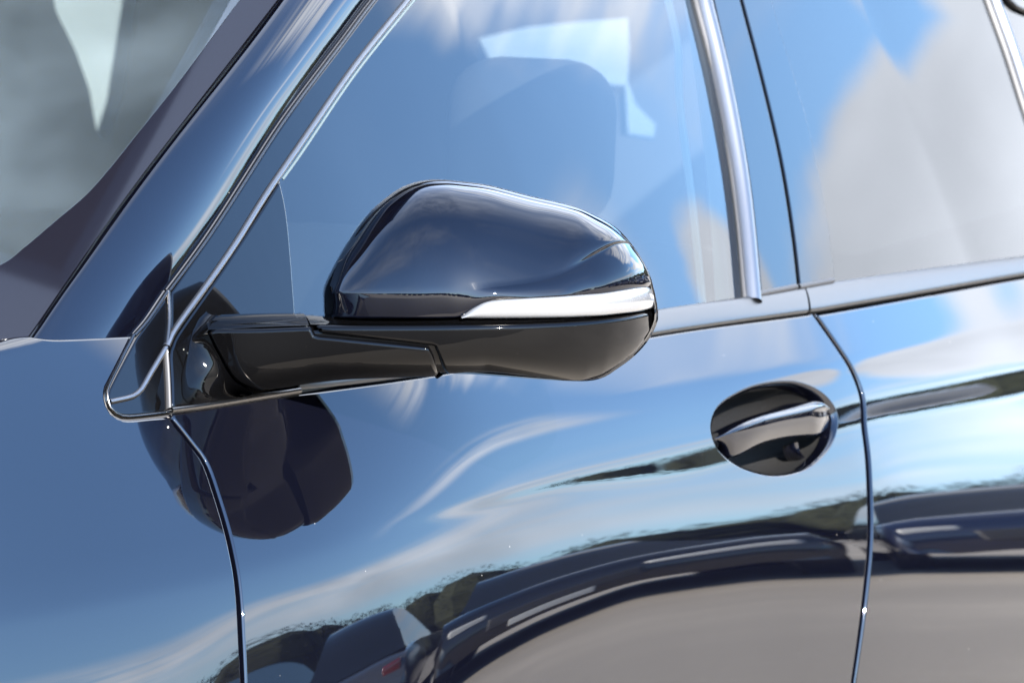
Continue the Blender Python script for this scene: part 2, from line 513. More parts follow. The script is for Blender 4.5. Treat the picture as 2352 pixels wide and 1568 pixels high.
fender = panel('front_fender', SIDE, outline(SIDE, [[(-420, 880), (-200, 830), (-40, 790), (20, 772), (60, 768)], [(60, 768), (118, 776), (200, 774), (306, 769)],
        [(306, 771), (272, 840), (246, 890)], [(245, 892), (242, 914), (250, 941), (266, 955), (290, 962), (340, 958), (383, 955)], sh(GAPF, -4.5), [(556, 1710), (100, 1760), (-420, 1800)], [(-420, 1800), (-420, 880)]]), PAINT, car)
door_out = outline(SIDE, [sh(GAPF, 4.5)[::-1], [(392, 949), (598, 917), (760, 893), (1490, 772), (1862, 720)], sh(GAPR, -4.5), [(1936, 1700), (1200, 1800), (566, 1700)]])
EL = [(1634, 984), (1645, 945), (1676, 916), (1735, 889), (1804, 879), (1850, 886), (1888, 905), (1912, 930), (1922, 958), (1917, 995), (1896, 1035), (1850, 1075), (1786, 1090), (1725, 1080), (1676, 1055), (1645, 1022), (1634, 984)]
def closed(surf, px, n=140):
    ab = surf.trace(px[:-1]); k = len(ab); p = cr(np.vstack([ab[-3:], ab, ab[:4]]), n=2000)
    i = np.argmin(((p[:800]-ab[0])**2).sum(1)); j = 1000+np.argmin(((p[1000:]-ab[0])**2).sum(1))
    q = cr(p[i:j+1], n=n+1)[:-1]; x, y = q.T
    return q if np.sum(x*np.roll(y, -1)-np.roll(x, -1)*y) > 0 else q[::-1]
recess_out = closed(SIDE, EL)
door = panel('front_door', SIDE, door_out, PAINT, car, holes=[recess_out], r=.0022, gx=.014, gz=.002)
rdoor = panel('rear_door', SIDE, outline(SIDE, [sh(GAPR, 4.5), [(1944, 1700), (2700, 1750)], [(2700, 1750), (2700, 560)], [(2700, 575), (2352, 636), (1872, 722)]]), PAINT, car, gx=.014, gz=.002)
v, f = [], []
xs = np.linspace(-2.2, 1.2, 60)
inner = [np.array([(x, float(h_green(np.array([x]), np.array([1.22]))[0])-.03, 1.22) for x in xs])]
shell = loft('body_shell', [np.stack([xs, bil(YS, xs, np.full(60, z))-.055, np.full(60, z)], 1) for z in np.linspace(.42, .92, 20)], HOLLOW, car)

# A-pillar, frame, quarter trim
L2 = [(255, 850), (311, 768), (335, 739), (382, 668), (461, 561), (641, 285), (804, 66), (870, -20), (930, -100)]
L1 = [(25, 845), (85, 765), (174, 636), (308, 446), (461, 246), (650, 2), (735, -110)]
def up3(pl, off=0., n=60): return UPPER.P(cr(UPPER.trace(pl, off), n=n), off)
c2 = up3(L2, -.002); c1 = up3(L1, 0)
c1 = np.array([q+(CAM-q)/np.linalg.norm(CAM-q)*-.008 for q in c1])        # the windscreen edge lies further in
nrm = unit(np.cross(np.gradient(c2, axis=0), c1-c2)); nrm *= np.sign(np.sum(nrm*(CAM-c2), 1))[:, None]
pil = [c2-nrm*.012, c2-nrm*.002]+[c2*(1-t)+c1*t+nrm*(.008*4*t*(1-t)) for t in np.linspace(.015, .985, 22)]+[c1-nrm*.001, c1-nrm*.012]
pillar = loft('windshield_pillar', pil, PAINT, car, flip=True)
seam = [(87, 770), (118, 776), (200, 773), (306, 768)]

FRAME_L = [(392, 668), (466, 563), (646, 287), (809, 68), (935, -100)]
STRB = [(384, 797), (412, 745), (533, 574), (641, 405), (804, 169), (955, -20), (1020, -100)]
frame = panel('door_frame', UPPER, outline(UPPER, [FRAME_L, [(935, -100), (1020, -100)], STRB[::-1], [(386, 797), (392, 740), (392, 668)]]), PIANO, door, gx=.012, gz=.008)
panel('door_frame_trim', UPPER, outline(UPPER, [[(312, 772), (335, 741), (384, 673)], [(385, 673), (386, 740), (386, 948)], [(386, 948), (340, 953), (290, 957), (268, 950), (254, 936), (247, 912), (250, 891)], [(250, 891), (275, 842), (312, 772)]]), PIANO, fender, gx=.01, gz=.008).name = 'quarter_trim'
QO = [(384, 673), (340, 738), (310, 772), (275, 835), (248, 889), (245, 912), (252, 938), (267, 953), (290, 960), (340, 956), (388, 950)]
strip('gap_seal', UPPER, QO, RUBBER, fender, .0085, .0012)
strip('edge_seal', UPPER, [(308, 770), (275, 835), (249, 889), (247, 912), (254, 937), (268, 951), (290, 958), (340, 954), (388, 948)], SEAL, fender, .0034, .003, off=.001)
strip('edge_seal', UPPER, [(384, 673), (340, 738), (310, 772)], SEAL, fender, .0034, .003, off=.001)
strip('quarter_bead', UPPER, [(383, 800), (350, 855), (328, 893), (316, 905), (300, 913), (254, 923)], SATIN, fender, .0045, .003, off=.001)
strip('quarter_bead', UPPER, [(387, 669), (390, 735), (384, 800)], SEAL, fender, .0038, .003, off=.001)
strip('quarter_bead', UPPER, [(384, 806), (388, 870), (391, 945)], RUBBER, fender, .0035, .003, off=.0015)
strip('frame_seal', UPPER, sh(L2[3:], 2), RUBBER, frame, .006, .002, off=-.001)
strip('frame_seal', UPPER, sh(L2[3:], 7, 1), SEAL, frame, .003, .003, off=.001)
strip('window_bead', UPPER, STRB, SATIN, frame, .0052, .004, off=.001)

# windows
BPF = [(1600, -40), (1648, 184), (1687, 417), (1712, 659), (1714, 690)]
WB = [(682, 725), (900, 800), (1400, 790), (1508, 735), (1714, 705)]
win = panel('window_glass', UPPER, outline(UPPER, [sh(STRB[3:], 4)[::-1], [(645, 410), (663, 500), (679, 682), (690, 880)], [(690, 880), (1100, 830), (1500, 770), (1716, 725)], [(1720, 720), (1720, 659), (1692, 417), (1652, 184), (1606, -40), (1596, -100)], [(1590, -100), (1030, -100)]]), GLASS, door, r=.001, depth=.003, off=-.005, gx=.02, gz=.012)
strip('window_bead', UPPER, [(1606, -60), (1617, 0), (1661, 184), (1703, 417), (1728, 659), (1731, 694)], SATIN, door, .0155, .0085, off=.0)
strip('window_seal', UPPER, [(1590, -60), (1601, 0), (1648, 184), (1689, 417), (1713, 659), (1716, 700)], RUBBER, door, .006, .003, off=-.003)
GAPB = [(1686, -60), (1698, 0), (1744, 176), (1788, 365), (1815, 527), (1832, 672)]
panel('pillar_trim', UPPER, outline(UPPER, [[(1622, -60), (1634, 0), (1674, 184), (1717, 417), (1743, 676)], [(1743, 676), (1830, 660)], sh(GAPB, -3)[::-1], [(1682, -60), (1622, -60)]]), PIANO, door, gx=.012, gz=.01, r=.002, off=.002)
RG = [(1752, -60), (1766, 0), (1806, 132), (1845, 264), (1868, 362), (1896, 500), (1914, 646)]
panel('pillar_trim', UPPER, outline(UPPER, [sh(GAPB, 3), [(1835, 664), (1914, 646)], RG[::-1], [(1752, -60), (1692, -60)]]), PIANO, rdoor, gx=.012, gz=.01, r=.0015, off=.002)
RCH = [(2250, -60), (2270, 0), (2310, 110), (2352, 240), (2420, 450), (2480, 640)]
panel('window_glass', UPPER, outline(UPPER, [RG, [(1914, 660), (2352, 600), (2480, 575)], sh(RCH, 4)[::-1], [(2240, -60), (1752, -60)]]), PRIV, rdoor, r=.001, depth=.003, off=-.002, gx=.02, gz=.012)
strip('window_bead', UPPER, sh(RCH, 12), SATIN, rdoor, .0115, .008, off=.0)
strip('window_seal', UPPER, sh(RCH, -2), RUBBER, rdoor, .006, .004, off=-.001)
panel('corner_glass', UPPER, outline(UPPER, [sh(RCH, 22), [(2502, 640), (2760, 600)], [(2760, 600), (2760, 175), (2460, 60), (2352, 34), (2312, 10)], [(2306, 0), (2292, -60), (2275, -60)]]), PRIV, rdoor, r=.001, depth=.003, off=-.002, gx=.02, gz=.012)
panel('corner_frame', UPPER, outline(UPPER, [[(2296, -60), (2308, -8), (2320, 10), (2352, 30), (2460, 56), (2760, 170)], [(2760, 170), (2760, -60)], [(2760, -60), (2296, -60)]]), PIANO, rdoor, gx=.02, gz=.012, off=.003)
strip('window_seal', UPPER, [(1744, 676), (1830, 659)], RUBBER, door, .005, .003, off=.002)
strip('window_seal', UPPER, [(1836, 660), (1914, 645)], RUBBER, rdoor, .005, .003, off=.002)


def belt_trim(name, top, bot, parent, n=50):
    a = UPPER.P(cr(UPPER.trace(top, .001), n=n), .001); b = SIDE.P(cr(SIDE.trace(bot, .001), n=n), .001)
    nn = unit(np.cross(np.gradient(a, axis=0), b-a)); nn *= np.sign(nn[:, 1:2])
    cs = [a-nn*.01]
    for t in np.linspace(0, 1, 13):
        s = math.sin(math.pi*t); cs.append(a*(1-t)+b*t+nn*(.0016*s**.5))
    cs.append(b-nn*.006)
    o = loft(name, cs, SATINB, parent)
    for end in (0, -1): pass
    return o


SATINB = mat('satin_belt_trim', (.085, .083, .08), .34, 1.)[0]
belt_trim('belt_trim', [(690, 862), (1000, 800), (1500, 714), (1744, 678), (1846, 660)], [(690, 878), (1000, 846), (1490, 770), (1680, 741), (1857, 716)], door)
belt_trim('belt_trim', [(1849, 660), (1915, 648), (2091, 623), (2352, 588), (2600, 552)], [(1862, 715), (2000, 692), (2352, 631), (2600, 590)], rdoor)

# sail panel behind the mirror
panel('sail_panel', UPPER, outline(UPPER, [[(390, 803), (415, 752), (536, 577), (640, 414)], [(641, 412), (659, 500), (675, 682), (688, 895)], [(688, 897), (598, 910), (396, 939)], [(393, 938), (392, 880), (388, 806)]]), PIANO, door, gx=.01, gz=.006, off=.001)
strip('sail_seal', SIDE, [(394, 945), (480, 934), (598, 915), (690, 900)], SEAL, door, .005, .004, off=.002)

# ------------------------------------------------------------------ door mirror
SW = rad(37)
MR = UPPER.P(UPPER.trace([(480, 760)]))[0]
MU = np.array([-math.sin(SW), math.cos(SW), 0]); MN = np.array([math.cos(SW), math.sin(SW), 0]); MV = np.array([0, 0, 1.])


def mp(q):
    """pixel + metres in front of the mirror's back plane -> point"""
    d = ray(q[0], q[1]); t = ((MR-CAM)@MN+q[2])/(d@MN); return CAM+d*t


def m3(st, n=90): return cr_at([mp(q) for q in st], n)


K1 = [(762, 670, .040), (775, 671, .050), (800, 671.5, .058), (840, 672, .066), (890, 672, .073), (950, 671.5, .080), (1018, 670.5, .085), (1070, 667, .0865), (1128, 659.5, .086), (1220, 648.5, .082), (1275, 634, .076), (1311, 617, .070), (1348, 596, .061), (1383, 575, .049), (1415, 558, .033), (1446, 559, .010), (1474, 597, .0005), (1496.5, 656, .0005)]
K0 = [(763, 660, .030), (784, 601, .020), (815, 553, .014), (855, 500, .010), (894, 462, .008), (950, 428, .005), (1010, 418, .003), (1065, 421, .001), (1128, 430, 0), (1220, 454, 0), (1282, 468, 0), (1328, 480, 0), (1368, 499, 0), (1402, 518, 0), (1430, 541, 0), (1450, 562, 0), (1475, 597, 0), (1496.5, 655, 0)]
K2 = [(764, 729, .038), (776, 729, .048), (800, 729.5, .056), (840, 730, .064), (890, 730, .071), (950, 730, .078), (1025, 730, .083), (1062, 725, .085), (1128, 691, .0885), (1215, 684.5, .088), (1290, 680, .084), (1340, 676.5, .077), (1385, 673, .069), (1425, 667, .0565), (1455, 662.5, .0435), (1478, 660.5, .028), (1490, 660, .0145), (1498, 659.5, 0)]
k1, k0, k2 = m3(K1), m3(K0), m3(K2)


def dome(a, b, ph0, n=26):
    D = b-a; dw = np.outer(D@MN, MN); dv = D-dw; p0 = np.radians(ph0)[:, None]; s0, c0 = np.sin(p0), np.cos(p0); out = []
    for t in np.linspace(0, 1, n):
        ph = p0+(math.pi/2-p0)*t; out.append(a+dv*((np.sin(ph)-s0)/(1-s0))+dw*((c0-np.cos(ph))/c0))
    return out


_dh, _dv = (k2-k1)@MN, np.linalg.norm((k1-k2)-np.outer((k1-k2)@MN, MN), axis=1)
_t0 = np.clip(np.arctan2(_dh, np.maximum(_dv, .002)), rad(13), rad(62)); _D = k0-k1; _w = np.abs(_D@MN); _v = np.linalg.norm(_D-np.outer(_D@MN, MN), axis=1)
_q = np.tan(_t0)*_v/np.maximum(_w, 1e-4); PH0 = np.degrees(np.arcsin(np.clip(_q/np.maximum(1-_q, .05), .1, .93)))
PH0 = np.convolve(np.pad(PH0, 5, mode='edge'), np.ones(11)/11, 'valid')
mirror = empty('side_mirror', (0, 0, 0)); mirror.parent = car
_bw = np.linalg.norm(k1-k2, axis=1); BULGE = (.0015+.10*_bw*sstep(np.arange(90), 46, 66))[:, None]
band = [k2-MN*.006+MV*.001, k2-MN*.0012]+[k2*(1-t)+k1*t+(MN*.85+MU*.5)*(4*t*(1-t)*BULGE) for t in np.linspace(.0, .95, 16)]
cap_rows = band+dome(k1, k0, PH0)
back0 = k0-MN*.012
cap = loft('mirror_cap', cap_rows+[back0], CAPP, mirror, flip=True)

# black rim and back of the housing
SIL = [(746, 732, 0), (745, 700, 0), (746, 667, 0), (762, 630, 0), (799, 564, 0), (846, 498, 0), (908, 445, 0), (952, 423, 0), (1000, 414, 0), (1055, 417, 0), (1128, 427, 0), (1220, 450.5, 0), (1311, 472, 0), (1366, 494.5, 0), (1414, 523, 0), (1456, 570, 0), (1486, 622, 0), (1498, 660, 0), (1507, 705, 0), (1507, 735, 0), (1487, 777, 0), (1456, 813, 0), (1418, 842, 0), (1372, 868, 0), (1300, 872, 0), (1100, 858, 0), (1010, 850, 0), (900, 800, 0), (780, 760, 0)]
sil = np.array([mp(q) for q in SIL]); sil = cr(np.vstack([sil, sil[:1]]), n=141)[:-1]
cen = sil.mean(0)
rim = [sil+MN*.014+(cen-sil)*.035, sil+MN*.006, sil, sil-MN*.016+(cen-sil)*.012, sil-MN*.036+(cen-sil)*.05, sil-MN*.040+(cen-sil)*.075, sil-MN*.034+(cen-sil)*.10]
loft('mirror_housing', rim, BLACK, mirror, cyclic=True, flip=True)
gl = sil-MN*.035+(cen-sil)*.095
link('mirror_glass', mesh_of(gl, [tuple(range(len(gl)))], smooth=False), MIRR, mirror)
link('mirror_back_plate', mesh_of(sil+MN*.002+(cen-sil)*.10, [tuple(range(len(sil)))[::-1]], smooth=False), HOLLOW, mirror)

# turn indicator
I2 = [(1058, 727, .0845), (1092, 706, .0885), (1128, 691.5, .0895), (1201, 686, .0895), (1290, 681, .0845), (1340, 677, .0775), (1385, 673.5, .0695), (1430, 667, .0555), (1460, 662.5, .0415), (1485, 660.5, .0225), (1499, 660, .0)]
I3 = [(1059, 731, .0845), (1092, 731.5, .0875), (1128, 731.5, .089), (1201, 731, .089), (1290, 729.5, .0845), (1340, 727.5, .0775), (1385, 725, .0695), (1430, 720, .0555), (1460, 716, .0425), (1488, 711, .0225), (1508, 704, .0)]
i2, i3 = m3(I2), m3(I3)
loft('turn_indicator', [i3-MN*.008]+[i3*(1-t)+i2*t+MN*(.0045*(4*t*(1-t))**.7) for t in np.linspace(0, 1, 13)]+[i2-MN*.008], LENS, mirror, flip=True)

# lower body: arm and lower shell, cut apart along the stepped parting line
def pl_uv(st):
    q = np.array([mp(s) for s in st])-MR; return q@MU, q@MV


HU = [(430, .020), (480, .030), (560, .043), (700, .058), (850, .076), (1018, .0905), (1128, .0945), (1220, .0935), (1300, .0875), (1360, .077), (1410, .063), (1450, .046), (1480, .027), (1500, .009), (1509, .0), (1530, -.02)]
_hu = np.array([(pl_uv([(x, 760, h)])[0][0], h) for x, h in HU]); _hc = cr(_hu, n=300)
RIMP = [(430, 764, .02), (495, 757, .032), (600, 756, .048), (714, 752, .06), (800, 750, .07), (1055, 749, .092), (1200, 746, .094), (1311, 740, .086), (1421, 729, .06), (1495, 714, .012), (1540, 705, 0)]
BOTP = [(430, 915, .01), (585, 901, .02), (700, 887, .03), (800, 878, .04), (1000, 868, .05), (1100, 863, .055), (1275, 881, .05), (1330, 883, .04), (1374, 870, .03), (1421, 842, .02), (1458, 813, .01), (1487, 777, .0), (1512, 720, 0), (1540, 706, 0)]
_ru, _rv = pl_uv(RIMP); _bu, _bv = pl_uv(BOTP)


def h_low(a, b):
    h0 = np.interp(a, _hc[:, 0], _hc[:, 1]); vr, vb = np.interp(a, _ru, _rv), np.interp(a, _bu, _bv)
    t = np.clip((vr-b)/np.maximum(vr-vb, .012), -.2, 1.04)
    hw = np.maximum(h0, .0)
    return h0-hw*(.10*np.maximum(t, 0)**1.2+.34*np.maximum(t, 0)**4.2)


LOW = Surf(MR, MU, MV, MN, h_low)
PART = [(714, 753), (719, 763), (726, 771), (760, 775), (870, 787), (978, 799.5), (988, 806), (996, 822), (1002, 842), (1008, 860), (1016, 869)]
arm_out = outline(LOW, [[(476, 764), (500, 757), (600, 756), (713, 752)], PART, [(1015, 869), (900, 873), (789, 878), (700, 888), (650, 897), (585, 903)], [(585, 901), (537, 873), (500, 812), (476, 764)]], step=.003)
arm = panel('mirror_arm', LOW, arm_out, BLACK, mirror, r=.003, depth=.02, gx=.005, gz=.004)
PART2 = sh(PART, 8, -4)
shell_out = outline(LOW, [[(722, 748), (800, 749), (1055, 748), (1200, 745), (1311, 739.5), (1421, 728), (1480, 716.5), (1506, 711)], [(1507, 712), (1504, 747), (1487, 776), (1458, 812), (1421, 842), (1374, 869), (1330, 882)], [(1330, 882), (1275, 880), (1201, 868), (1092, 861), (1026, 866)], PART2[::-1]], step=.003)
panel('mirror_lower_shell', LOW, shell_out, BLACK, mirror, r=.004, depth=.02, gx=.005, gz=.004)
# top ledges, underside
def ledge(name, front, back, parent, dr=.004):
    a = LOW.P(cr(LOW.trace(front), n=60)); b = cr(np.array([mp(q) for q in back]), n=60)
    cs = [a-MN*dr+MV*.0005]+[a*(1-t)+b*t-MN*dr*(1-t)+MV*(.0015*math.sin(math.pi*t)) for t in np.linspace(.1, 1, 8)]+[b-MV*.012]
    return loft(name, cs, BLACK, parent)
ledge('ledge', [(480, 760), (600, 754), (712, 750)], [(470, 724, -.02), (600, 719.5, .0), (697, 719, .02)], mirror)
ledge('ledge', [(716, 748), (800, 748), (1055, 747), (1200, 744), (1311, 738.5), (1421, 727), (1480, 716.5), (1504, 711)], [(697, 722, .02), (800, 728, .03), (1055, 731, .072), (1200, 731, .078), (1311, 728, .07), (1421, 720, .045), (1480, 712, .015), (1500, 707, -.005)], mirror)
hull = []
for u in np.linspace(pl_uv([(452, 760, .02)])[0][0], pl_uv([(1503, 712, .005)])[0][0], 70):
    one = np.array([u]); vr, vb = float(np.interp(u, _ru, _rv)), float(np.interp(u, _bu, _bv)); a_ = (u-_ru[0])/(_ru[-1]-_ru[0]); hb = -.03+.02*a_
    vv_ = np.linspace(vr-.003, vb+.0045, 14); fr_ = [(v_, float(h_low(one, np.array([v_]))[0])-.004) for v_ in vv_]
    v0, h0_ = fr_[-1]; hb = min(hb, h0_-.004); bt = [(v0+(vr-.004-v0)*t**3.2-.002*math.sin(math.pi*min(1, t*1.6)), h0_+(hb-h0_)*(1-(1-t)**1.6)) for t in np.linspace(.06, 1, 16)]
    hull.append(np.array([MR+MU*u+MV*v_+MN*h_ for v_, h_ in fr_+bt]))
loft('mirror_base', hull, BLACK, mirror, cyclic=True)
for q in (hull[-1],): link('base_end', mesh_of(q, [tuple(range(len(q)))], smooth=False), BLACK, mirror)
# flare of the arm's root into the sail
ridge = LOW.P(cr(LOW.trace([(476, 764), (500, 812), (537, 873), (585, 901)]), n=40)); ridge = np.vstack([cr(np.array([mp((500, 722, 0)), mp((486, 738, .01))]), n=8), ridge])
root = UPPER.P(cr(UPPER.trace([(470, 716), (446, 745), (425, 820), (415, 880), (440, 928), (600, 908)]), n=48), .0015)
mid = ridge*.45+root*.55; mid = mid-unit(ridge-root)*0; nr = UPPER.n(UPPER.trace([(480, 800)]))[0]
rows = []
for ph in np.linspace(0, math.pi/2, 14):
    D_ = root-ridge; dn = np.outer(D_@nr, nr); rows.append(ridge+dn*math.sin(ph)+(D_-dn)*(1-math.cos(ph)))
for t in []: rows.append(ridge*(1-t)+root*t-nr*(np.linalg.norm(ridge-root, axis=1)[:, None]*.55*math.sin(math.pi*t)*.5)*np.clip(np.abs((ridge-root)@nr)/.01, 0, 1)[:, None])
loft('mirror_foot', rows, BLACK, mirror)

# ------------------------------------------------------------------ door handle and its cup
rp = SIDE.P(recess_out); rn = SIDE.n(recess_out); rc = rp.mean(0); rcn = unit(rn.mean(0))
cup = []
for dpt, k in [(.003, -.0), (.010, .02), (.020, .06), (.030, .14), (.037, .28), (.041, .5), (.042, .8), (.042, .99)]:
    cup.append(rp*(1-k)+rc*k-rcn*dpt)
cupo = loft('handle_cup', cup, GRAIN, door, cyclic=True)
cupf = loft('cup_flange', [rp-rn*.0005, rp*(1-.012)+rc*.012-rn*.001, rp*(1-.03)+rc*.03-rn*.004, rp*(1-.035)+rc*.035-rn*.012], PAINT, door, cyclic=True)
def hd(pl, n=60): return np.array([SIDE.P(SIDE.trace([(q[0], q[1])], q[2]), q[2])[0] for q in cr(pl, n=n)])
def arch(n=60):
    t = np.linspace(0, 1, n); return (.014*(1-np.clip(1-t/.45, 0, 1)**2))*(1-.55*np.clip((t-.86)/.14, 0, 1)**2)-.002
def bar(pl, rel, n=60):
    q = cr(pl, n=n); return np.array([SIDE.P(SIDE.trace([p], o), o)[0] for p, o in zip(q, arch()+rel)])
hT = bar([(1641, 983), (1700, 965), (1760, 949), (1815, 935), (1860, 924), (1884, 922), (1896, 931)], -.008)
hM = bar([(1641, 1006), (1700, 993), (1760, 980), (1815, 968), (1860, 957), (1884, 951), (1899, 947)], 0.)
hB = bar([(1648, 1022), (1676, 1046), (1700, 1043), (1750, 1021), (1800, 1008), (1850, 1002), (1882, 999), (1898, 984)], -.009)
hand = [hT-rcn*.02-MV*.004, hT-rcn*.006]+[hT*(1-t)+hM*t+rcn*.0035*math.sin(math.pi*t) for t in np.linspace(0, .98, 8)]+[hM*(1-t)+hB*t+rcn*.002*math.sin(math.pi*t) for t in np.linspace(.04, 1, 10)]+[hB-rcn*.006+MV*.001, hB-rcn*.02+MV*.004]
handle = loft('door_handle', hand, PAINT, door)
# small slivers in body colour inside the cup
hk = hd([(1835, 905, -.020), (1800, 912, -.016), (1782, 930, -.012), (1785, 955, -.006)], 20); hk2 = hd([(1870, 908, -.016), (1835, 922, -.010), (1812, 940, -.006), (1805, 962, .0)], 20)
loft('cup_sliver', [hk-rcn*.01, hk, (hk+hk2)/2+rcn*.004, hk2, hk2-rcn*.01], PAINT, door, thick=0)
lb = hd([(1820, 1010, -.010), (1826, 1030, -.014), (1845, 1046, -.02), (1862, 1050, -.024)], 20); lb2 = hd([(1832, 1008, -.010), (1838, 1026, -.014), (1856, 1038, -.02), (1870, 1042, -.024)], 20)
loft('cup_sliver', [lb-rcn*.01, lb, (lb+lb2)/2+rcn*.002, lb2, lb2-rcn*.01], PAINT, door)

# ------------------------------------------------------------------ windscreen
tdir = unit((c1[-1]-c1[0])[None])[0]
cross = np.array([.30, -.95, .05]); WN = unit(np.cross(tdir, cross)[None])[0]
WN = WN if WN[2] > 0 else -WN
WU = unit((cross-tdir*(cross@tdir))[None])[0]
WIND = Surf(c1[0]-WN*.006, WU, tdir, WN, lambda a, b: -.10*a*a+0*b)
FRI = [(-300, 730), (-140, 672), (0, 610), (56, 569), (128, 508), (195, 451), (246, 395), (308, 318), (410, 190), (544, 10), (640, -110)]
panel('windshield_glass', WIND, outline(WIND, [FRI[::-1], [(-300, 730), (-420, -110)], [(-420, -110), (640, -110)]]), WGLASS, car, r=.0005, depth=.004, gx=.02, gz=.02)
wsh = bpy.data.objects['windshield_glass']
panel('frit_border', WIND, outline(WIND, [FRI, sh(L1[1:], 6)[::-1], [(78, 772), (20, 778), (-40, 792), (-200, 832), (-300, 850)], [(-300, 850), (-300, 730)]]), FRIT, wsh, r=.0005, depth=.004, gx=.02, gz=.02, off=.0005)
wb = WIND.P(cr(WIND.trace(sh(L1, 1)), n=60)); B2 = unit(np.cross(np.gradient(wb, axis=0), WN[None])); B2 *= np.sign(B2@RT)[:, None]
loft('windshield_seal', [wb-B2*.004-WN*.003, wb-B2*.003+WN*.003, wb+WN*.0055, wb+B2*.003+WN*.003, wb+B2*.004-WN*.004], PIANO, wsh)

# ------------------------------------------------------------------ cabin
cabin = empty('cabin', (0, 0, 0)); cabin.parent = car
def plane_x(px, py, x):
    d = ray(px, py); return CAM+d*((x-CAM[0])/d[0])
def plane_y(px, py, y):
    d = ray(px, py); return CAM+d*((y-CAM[1])/d[1])
def wall_with_hole(name, pts, hole, m, parent):
    n0, n1 = len(pts), len(hole); pv = np.vstack([pts, hole])
    o, u = pts[0], unit((pts[1]-pts[0])[None])[0]; w2 = pts[-1]-pts[0]; v2 = unit((w2-u*(w2@u))[None])[0]
    q = [Vector(((p-o)@u, (p-o)@v2)) for p in pv]
    ed = [(i, (i+1) % n0) for i in range(n0)]+[(n0+i, n0+(i+1) % n1) for i in range(n1)]
    vv, _, ff, *_ = delaunay_2d_cdt(q, ed, [], 0, 1e-6); c = np.array([np.mean([vv[i][:] for i in fc], 0) for fc in ff])
    k = ~inside(np.array([tuple(z) for z in q[n0:]]), c)
    ob = link(name, mesh_of([o+u*p[0]+v2*p[1] for p in vv], [fc for fc, kk in zip(ff, k) if kk], smooth=False), m, parent)
    md = ob.modifiers.new('t', 'SOLIDIFY'); md.thickness = .02
    return ob
XB = -2.95
bh = np.array([plane_x(*q, XB) for q in [(1082, 92), (1200, 64), (1330, 50), (1442, 42), (1446, 110), (1442, 190), (1462, 242), (1506, 286), (1501, 322), (1424, 310), (1418, 200), (1300, 190), (1130, 190), (1100, 130)]])
wall_with_hole('rear_bulkhead', np.array([(XB, -.9, .2), (XB, .9, .2), (XB, .8, 1.5), (XB, -.8, 1.5)]), bh, LINER, cabin)
YF = -.74
fh = np.array([plane_y(*q, YF) for q in [(110, -60), (130, 30), (174, 118), (205, 205), (222, 300), (238, 325), (256, 313), (282, 231), (302, 103), (318, 0), (322, -60)]])
wall_with_hole('far_side', np.array([(1.2, YF, .2), (-2.95, YF, .2), (-2.95, YF, 1.5), (1.2, YF, 1.5)]), fh, LIGHTL, cabin)
for nm, h in (('rear_window', bh), ('far_window', fh)): link(nm, mesh_of(h, [tuple(range(len(h)))], smooth=False), REARG, cabin)
v, f = [], []; box_bm(v, f, (-2.95, -.74, .18), (1.1, .72, .22)); link('cabin_floor', mesh_of(v, f, smooth=False), LINER, cabin)
for nm, h in (('rear_window', bh), ('far_window', fh)): link(nm, mesh_of(h, [tuple(range(len(h)))], smooth=False), REARG, cabin)
v, f = [], []; box_bm(v, f, (-2.95, -.62, 1.46), (-.15, .55, 1.5)); link('roof', mesh_of(v, f, smooth=False), PAINT, car)
soft_box('dashboard', (.35, -.72, .62), (.95, .66, .93), LINER, cabin, .06)
def seat(y, hx=-.95):
    s = empty('seat', (0, 0, 0)); s.parent = cabin
    soft_box('cushion', (hx+.05, y-.25, .38), (hx+.58, y+.25, .56), FABRIC, s, .06)
    soft_box('backrest', (hx-.10, y-.25, .42), (hx+.05, y+.25, .95), FABRIC, s, .07, -.15, (hx, y, .45))
    soft_box('headrest', (hx-.20, y-.06, .94), (hx-.09, y+.085, 1.088), FABRIC, s, .045, -.1, (hx-.15, y, 1.0))
seat(.5); seat(-.36)
panel('pillar_liner', UPPER, outline(UPPER, [[(1596, -60), (1640, -60)], [(1640, -60), (1735, 740)], [(1735, 740), (1676, 740)], [(1676, 740), (1655, 400), (1596, -60)]], -.03), LINERG, cabin, gx=.02, gz=.02, off=-.03)
strip('pale_line', UPPER, [(1530, -60), (1556, 60), (1562, 200), (1590, 420), (1622, 740)], LINERG, cabin, .004, .002, off=-.035)  # thin pale line inside the window
strip('glass_edge', UPPER, sh(STRB[3:], 9, 1), EDGEG, win, .0025, .001, off=-.004)
soft_box('rear_bench', (-2.1, -.65, .45), (-1.95, .65, .82), FABRIC, cabin, .06, -.2, (-2, 0, .45))
# bonnet and rear quarter, closing the body outside the frame
xs = np.linspace(.42, 1.9, 30)
bon = [np.stack([xs, np.full(30, y), .985-.10*((xs-.4)/1.5)**2-.05*(abs(y)/.8)**3], 1) for y in np.linspace(-.8, .78, 24)]
loft('bonnet', bon, PAINT, car, flip=True)
_rx = rdoor.bound_box[0][0]-.005; _rt = float(BELT(_rx))-.012
def seg2(*p): return cr(np.array(p, float), step=.01)[:-1]
def poly2(pts):
    return np.vstack([seg2(pts[i], pts[(i+1) % len(pts)]) for i in range(len(pts))])
panel('rear_quarter', SIDE, poly2([(-2.25, .45), (_rx, .45), (_rx, _rt), (-2.25, _rt)]), PAINT, car, gx=.03, gz=.01)
panel('quarter_pillar', UPPER, poly2([(-2.25, float(BELT(-2.25))), (_rx+.05, float(BELT(_rx))), (_rx+.1, 1.32), (-2.25, 1.32)]), PAINT, car, gx=.03, gz=.02, off=-.004)

